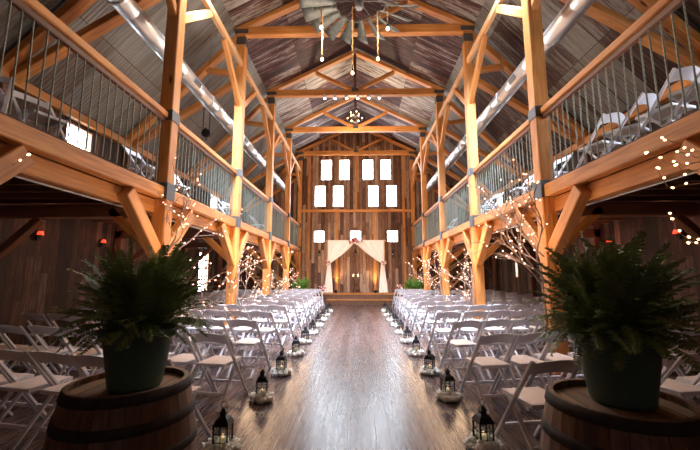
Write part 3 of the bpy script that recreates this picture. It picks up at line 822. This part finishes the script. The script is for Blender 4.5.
# candle table behind the arch
root = empty('candle_stand', (-.03, 18.35, .5), 'black iron candle stand on the stage under the arch', 'stand')
m = MB(); m.lathe([(.001, .78), (.22, .78), (.22, .80), (.001, .80)], 20)
m.build('top', 'iron', root)
for a in range(3):
    m = MB(); q = a * 2 * PI / 3; m.tube([(.2 * math.cos(q), .2 * math.sin(q), .78), (.1 * math.cos(q), .1 * math.sin(q), .4), (.24 * math.cos(q), .24 * math.sin(q), 0)], .014, 6); m.build('leg', 'iron', root)
m = MB(); m.tube([(.13 * math.cos(t * PI / 6), .13 * math.sin(t * PI / 6), .4) for t in range(13)], .01, 5); m.build('hoop', 'iron', root)
for s in (-1, 1):
    root = empty('hurricane_candle', (-.03 + s * .12, 18.3, 1.30), 'glass candle holder, %s one of the pair on the black candle stand' % SIDE[s], 'candle holder', 'glass candle holders on the stand')
    m = MB(); m.lathe([(.001, 0), (.055, 0), (.06, .02), (.07, .12), (.06, .22)], 18); m.build('glass', 'glass', root)
    m = MB(); m.lathe([(.001, .01), (.035, .01), (.035, .12), (.001, .125)], 14); m.build('wax', emit('glowing_wax', (1, .8, .5), 2.2), root)
    m = MB(); m.ball((0, 0, .145), .014, 8, 6, 1.7); m.build('flame', 'flame', root)
# wall lanterns on the end wall
for nm, x in (('left of the arch', -1.95), ('behind the middle of the arch', -.03), ('right of the arch', 1.92)):
    root = empty('wall_lantern', (x, END - .14, 2.5), 'small black wall lantern on the end wall, ' + nm, 'wall lantern', 'black wall lanterns')
    m = MB(); m.box(-.05, .05, .09, .14, -.05, .2); m.bar((0, .1, .18), (0, -.02, .2), .02, .02); m.build('bracket', 'iron', root)
    m = MB(); m.lathe([(.001, -.12), (.05, -.12), (.055, -.1)], 6); m.lathe([(.075, .06), (.03, .13), (.001, .2)], 6)
    for a in range(6): m.bar((.055 * math.cos(a * PI / 3), .055 * math.sin(a * PI / 3), -.1), (.065 * math.cos(a * PI / 3), .065 * math.sin(a * PI / 3), .06), .01, .01)
    m.build('cage', 'iron', root)
    m = MB(); m.ball((0, 0, -.02), .02); m.build('bulb', 'wax', root)
# uplights
for s, x in ((-1, -1.05), (1, .98)):
    root = empty('uplight', (x, 18.45, .5), 'small black uplight on the stage glowing up the %s of the end wall' % SIDE[s], 'uplight', 'uplights on the stage')
    m = MB(); m.lathe([(.001, 0), (.07, 0), (.08, .12), (.075, .13), (.06, .10), (.001, .10)], 16); m.build('housing', 'iron', root)
    m = MB(); m.lathe([(.001, .105), (.058, .105)], 16); m.build('lens', emit('amber_lens', (1, .6, .25), 12), root)

# stairs up to the galleries at the far corners
for s in (-1, 1):
    root = empty('staircase', (s * 4.4, 17.0, 0), 'open timber staircase under the far end of the %s gallery' % SIDE[s], 'staircase', 'gallery staircases')
    x0, x1 = 3.55, 5.7; n = 12
    for yy in (16.5, 17.35):
        beam('stringer', (s * x0, yy, .05), (s * (x1 - .15), yy, ZD * .72), .05, .22, 'timber_pale', root, up=(0, 1, 0))
        beam('handrail', (s * (x0 - .3), yy, .98), (s * (x1 - .2), yy, ZD * .72 + .62 - .3), .06, .09, 'timber_pale', root, up=(0, 1, 0))
        beam('newel', (s * (x0 - .2), yy, 0), (s * (x0 - .2), yy, 1.12), .09, .09, 'timber_pale', root)
    for i in range(n):
        t = (i + .5) / n; x = x0 + (x1 - .15 - x0) * t; z = .1 + (ZD * .72 - .1) * t
        m = MB(); m.box(s * x - .12 - s * 4.4, s * x + .12 - s * 4.4, -.47, .32, z - .02, z + .02); m.build('tread', 'timber_pale', root)

# ------------------------------------------------------------------ hanging fittings
wc = Vector((.13, 6.68, 7.02))
root = empty('windmill_wheel', wc, 'old windmill wheel of tin blades hanging flat under the ridge', 'windmill wheel')
def ringtube(r, z, rad, n=40):
    m = MB(); m.tube([(r * math.cos(t * 2 * PI / n), r * math.sin(t * 2 * PI / n), z) for t in range(n + 1)], rad, 6, cap=False); return m
ringtube(.56, 0, .012).build('ring', 'steel', root); ringtube(1.0, .03, .010, 56).build('ring', 'steel', root)
for i in range(18):
    a = 2 * PI * i / 18 + .1; m = MB(); q = 6; vs = []
    for j in range(q + 1):
        t = j / q; r = .48 + .76 * t; w = .05 + .105 * t; tw = .55
        for e in (-1, 0, 1):
            ww = w * e
            vs.append((r * math.cos(a) - ww * math.sin(a) * math.cos(tw), r * math.sin(a) + ww * math.cos(a) * math.cos(tw), ww * math.sin(tw) - .02 * (1 - e * e)))
    fs = [(j * 3 + e, j * 3 + e + 1, (j + 1) * 3 + e + 1, (j + 1) * 3 + e) for j in range(q) for e in range(2)]
    m.add(vs, fs, True); o = m.build('blade', 'blade', root); sd = o.modifiers.new('s', 'SOLIDIFY'); sd.thickness = .004
for i in range(6):
    a = PI * i / 3; m = MB(); m.tube([(.05 * math.cos(a), .05 * math.sin(a), .05), (1.0 * math.cos(a), 1.0 * math.sin(a), .03)], .010, 5); m.build('arm', 'steel', root)
m = MB(); m.lathe([(.001, -.12), (.07, -.12), (.09, 0), (.07, .12), (.001, .14)], 16); m.build('hub', 'steel', root)
for i in range(3):
    a = PI * 2 * i / 3 + .3; m = MB(); m.tube([(.5 * math.cos(a), .5 * math.sin(a), .03), (.02, 0, 2.4)], .006, 4); m.build('chain', 'steel', root)
PEND = [(-.66, 6.75, 6.55), (-.66, 6.98, 5.98), (-.01, 6.75, 5.52), (.52, 6.9, 5.92), (.72, 6.75, 6.5)]
PO = ['leftmost, ending just under the tie beam', 'second from the left, hanging lower', 'middle one, longest of the five', 'fourth from the left', 'rightmost, short']
for (x, y, z), pl_ in zip(PEND, PO):
    root = empty('rope_pendant', (x, y, z), 'bare bulb on a rope from the windmill wheel, ' + pl_, 'pendant lamp', 'rope pendants')
    m = MB(); h = 7.0 - z; pts = [(.006 * math.sin(i * 1.9), .006 * math.cos(i * 1.9), .06 + (h - .06) * i / 24) for i in range(25)]; m.tube(pts, .014, 6); m.build('rope', 'rope', root)
    m = MB(); m.lathe([(.001, .03), (.022, .03), (.024, .07), (.014, .1), (.001, .1)], 12); m.build('socket', 'iron', root)
    m = MB(); m.ball((0, 0, 0), .032, 12, 8, 1.25); m.build('bulb', emit('pendant_bulb', (1, .72, .45), 3), root)
root = empty('chandelier', (-.02, 14.0, 7.9), 'small black chandelier with candle bulbs hanging from the ridge', 'chandelier')
ringtube(.30, -.1, .014, 24).build('ring', 'iron', root); ringtube(.18, .12, .012, 20).build('ring', 'iron', root)
m = MB(); m.tube([(0, 0, -.2), (0, 0, 1.75)], .014, 6); m.ball((0, 0, -.2), .05); m.build('stem', 'iron', root)
for i in range(10):
    big = i < 6; a = (2 * PI * i / 6) if big else 2 * PI * (i - 6) / 4 + .4; r = .30 if big else .18; z = -.1 if big else .12
    m = MB(); m.tube([(0, 0, z - .08), (r * .6 * math.cos(a), r * .6 * math.sin(a), z - .12), (r * math.cos(a), r * math.sin(a), z)], .009, 5); ar = m.build('arm', 'iron', root)
    m = MB(); m.ball((r * math.cos(a), r * math.sin(a), z + .06), .026, 8, 6, 1.5); m.build('bulb', 'bulbhot', ar)
SP = [-1.09, -.72, -.30, .10, .50, .88]
for i, x in enumerate(SP):
    root = empty('spotlight', (x, 12.06, 7.74), 'small round spotlight under the tie beam, %s from the left in the row of six' % ORD[i], 'spotlight', 'row of spotlights on the tie beam')
    m = MB(); m.lathe([(.001, .12), (.05, .12), (.055, -.02), (.047, -.02), (.04, .0)], 14); m.build('housing', 'white', root)
    m = MB(); m.ball((0, 0, 0), .04, 10, 6); m.build('lens', 'spotlens', root)
root = empty('pulley', (-4.2, 9.5, 5.38), 'old block and tackle on chains over the left gallery', 'pulley')
m = MB(); m.lathe([(.001, -.03), (.12, -.03), (.12, -.02), (.09, 0), (.12, .02), (.12, .03), (.001, .03)], 18); m.v = [(x, z, y + .02) for x, y, z in m.v]; m.build('wheel', 'iron', root)
m = MB(); m.v = []; m.bar((0, -.04, -.1), (0, -.04, .16), .05, .01, (0, 1, 0)); m.bar((0, .04, -.1), (0, .04, .16), .05, .01, (0, 1, 0)); m.tube([(.03 * math.sin(t), 0, -.13 - .03 + .03 * math.cos(t)) for t in [i * .6 for i in range(8)]], .01, 5); m.build('block', 'iron', root)
for sx in (-.09, .09):
    m = MB()
    for i in range(22):
        z = .05 + i * .045; m.tube([(sx + (.012 * math.cos(t * PI / 3) if i % 2 else 0), (0 if i % 2 else .012 * math.cos(t * PI / 3)), z + .028 * math.sin(t * PI / 3)) for t in range(7)], .008, 4)
    m.build('chain', 'iron', root)
# red sconces
def sconce(s, y, lab):
    root = empty('wall_sconce', (s * (SX - .10), y, 2.22), lab, 'wall lamp', 'red wall lamps under the galleries')
    m = MB(); m.box(-.05 if s < 0 else .0, 0 if s < 0 else .05, -.04, .04, -.14, .04)
    m.tube([(s * .03, 0, -.08), (0, 0, -.10), (0, 0, -.05)], .01, 6); m.build('bracket', 'iron', root)
    m = MB(); m.lathe([(.058, -.035), (.04, .035)], 16); o = m.build('shade', 'redlamp', root); o.location.x = -s * .01
    return root
for s, ys_ in ((-1, (6.57, 8.26, 10.0)), (1, (6.61, 8.37, 10.05))):
    for i, y in enumerate(ys_): sconce(s, y, 'small glowing red wall lamp on the %s side wall, %s from the entrance' % (SIDE[s], ORD[i]))

# ------------------------------------------------------------------ light
def light(kind, name, loc, energy, col, size=.1, target=None, spot=1.2, blend=.6, shape=None, sy=None):
    d = bpy.data.lights.new(name, kind); d.energy = energy; d.color = col
    if kind == 'AREA':
        d.size = size
        if sy: d.shape = 'RECTANGLE'; d.size_y = sy
    else: d.shadow_soft_size = size
    if kind == 'SPOT': d.spot_size = spot; d.spot_blend = blend
    o = bpy.data.objects.new(name, d); COL.objects.link(o); o.location = loc
    if target is not None:
        o.rotation_euler = (Vector(target) - Vector(loc)).to_track_quat('-Z', 'Y').to_euler()
    return o
WARM = (1, .62, .32); COOL = (.70, .81, 1.0)
for i, x in enumerate(SP):
    tx = (-3.4, -2.2, -1.0, 1.2, 2.4, 3.5)[i]; ty = (10.5, 8, 11, 10.5, 8, 11)[i]
    light('SPOT', 'tie_spot', (x, 12.0, 7.66), 700, COOL, .2, (tx, ty, 0), 1.6, 1)
for (x, y, z) in PEND:
    light('POINT', 'pendant_glow', (x, y, z - .06), 60, (1, .80, .58), .05)
light('POINT', 'chandelier_glow', (-.02, 13.9, 7.5), 230, (1, .74, .48), .25)
for s in (-1, 1):
    for k, e in ((1, 28), (2, 30), (3, 30), (4, 30)):  # the fifth posts carry no lit branches, only this glow
        light('POINT', 'fairy_glow', (s * (W - .75), PY[k] - .35, 2.0), e * (1 if k == 1 else 2), (1, .66, .40), .35)
    light('SPOT', 'stage_uplight', ((-1.05 if s < 0 else .98), 18.42,   .66), 150, (1, .62, .28), .05, ((-1.05 if s < 0 else .98), 18.75, 4), 1.5, .8)
    for y in ((6.57, 8.26, 10.0)):
        light('POINT', 'sconce_glow', (s * (SX - .3), y, 2.3), 2.0, (1, .35, .2), .06)

for i, (x, tx, ty) in enumerate(((-2.7, -3.5, 8.4), (-2.1, -1.9, 11.3), (2.1, 2.1, 11.3), (2.7, 3.7, 8.4))):  # unseen spotlights added to brighten the chair backs
    root = empty('spotlight', (x, 5.72, 7.74), 'small round added fill spotlight under the first tie beam, %s of four' % ORD[i], 'spotlight', 'added fill spotlights on the first tie beam')
    m = MB(); m.lathe([(.001, .12), (.05, .12), (.055, -.02), (.047, -.02), (.04, .0)], 14); m.build('housing', 'white', root)
    m = MB(); m.ball((0, 0, 0), .04, 10, 6); m.build('lens', 'spotlens', root)
    light('SPOT', 'nave_fill_spot', (x, 5.8, 7.66), 4600, COOL, .45, (tx, ty, 0), 1.25, 1)
light('SPOT', 'gallery_fill_spot', (2.3, 6.0, 7.5), 420, (1, .93, .88), .1, (4.0, 4.1, 3.3), .6, .8)  # added spot without a fixture, brightens the right gallery chairs
light('SPOT', 'arch_fill_spot', (0, 12.0, 7.6), 900, (1, .93, .85), .1, (0, 18.3, 2.2), .75, .8)  # added spot without a fixture, brightens the arch curtains
light('AREA', 'entrance_fill', (0, BACK + .12, 1.6), 4.5, (1, .74, .78), 2.4, (0, 5, 1.2), sy=2.4)  # added fill behind the camera lifting the near darks, not daylight
# sky outside the windows
w = bpy.data.worlds.new('sky'); scene.world = w; w.use_nodes = True
bg = w.node_tree.nodes['Background']; bg.inputs[0].default_value = (.86, .93, 1, 1); bg.inputs[1].default_value = 24
# portals guide the daylight through the end wall windows
def portal(loc, sx_, sy_, rot):
    d = bpy.data.lights.new('window_portal', 'AREA'); d.shape = 'RECTANGLE'; d.size = sx_; d.size_y = sy_; d.cycles.is_portal = True
    o = bpy.data.objects.new('window_portal', d); COL.objects.link(o); o.location = loc; o.rotation_euler = rot
for s, ws in ((-1, LWIN), (1, RWIN)):
    for h in ws: portal((s * (SX + .14), (h[0] + h[1]) / 2, (h[2] + h[3]) / 2), h[3] - h[2], h[1] - h[0], (0, s * PI / 2, 0))
for (h) in ENDWIN:
    d = bpy.data.lights.new('window_portal', 'AREA'); d.shape = 'RECTANGLE'; d.size = h[1] - h[0]; d.size_y = h[3] - h[2]; d.cycles.is_portal = True
    o = bpy.data.objects.new('window_portal', d); COL.objects.link(o); o.location = ((h[0] + h[1]) / 2, END + .14, (h[2] + h[3]) / 2); o.rotation_euler = (-PI / 2, 0, 0)

# ------------------------------------------------------------------ camera
cam = bpy.data.cameras.new('camera'); co = bpy.data.objects.new('camera', cam); COL.objects.link(co); scene.camera = co
cam.sensor_width = 36; cam.lens = 36 * 355 / 700; cam.clip_start = .05; cam.clip_end = 200
th = math.atan(49 / 355); yw = math.atan(8 / 355 * math.cos(th))
co.location = (.09, 0, 1.45); co.rotation_euler = (PI / 2 + th, 0, yw)
vs_ = scene.view_settings
vs_.view_transform = 'Standard'; vs_.look = 'None'; vs_.gamma = 1; vs_.use_curve_mapping = False; vs_.exposure = .18
scene.cycles.max_bounces = 6; scene.cycles.diffuse_bounces = 4; scene.cycles.glossy_bounces = 3; scene.cycles.transparent_max_bounces = 12
scene.cycles.use_denoising = True; scene.cycles.sample_clamp_indirect = 6
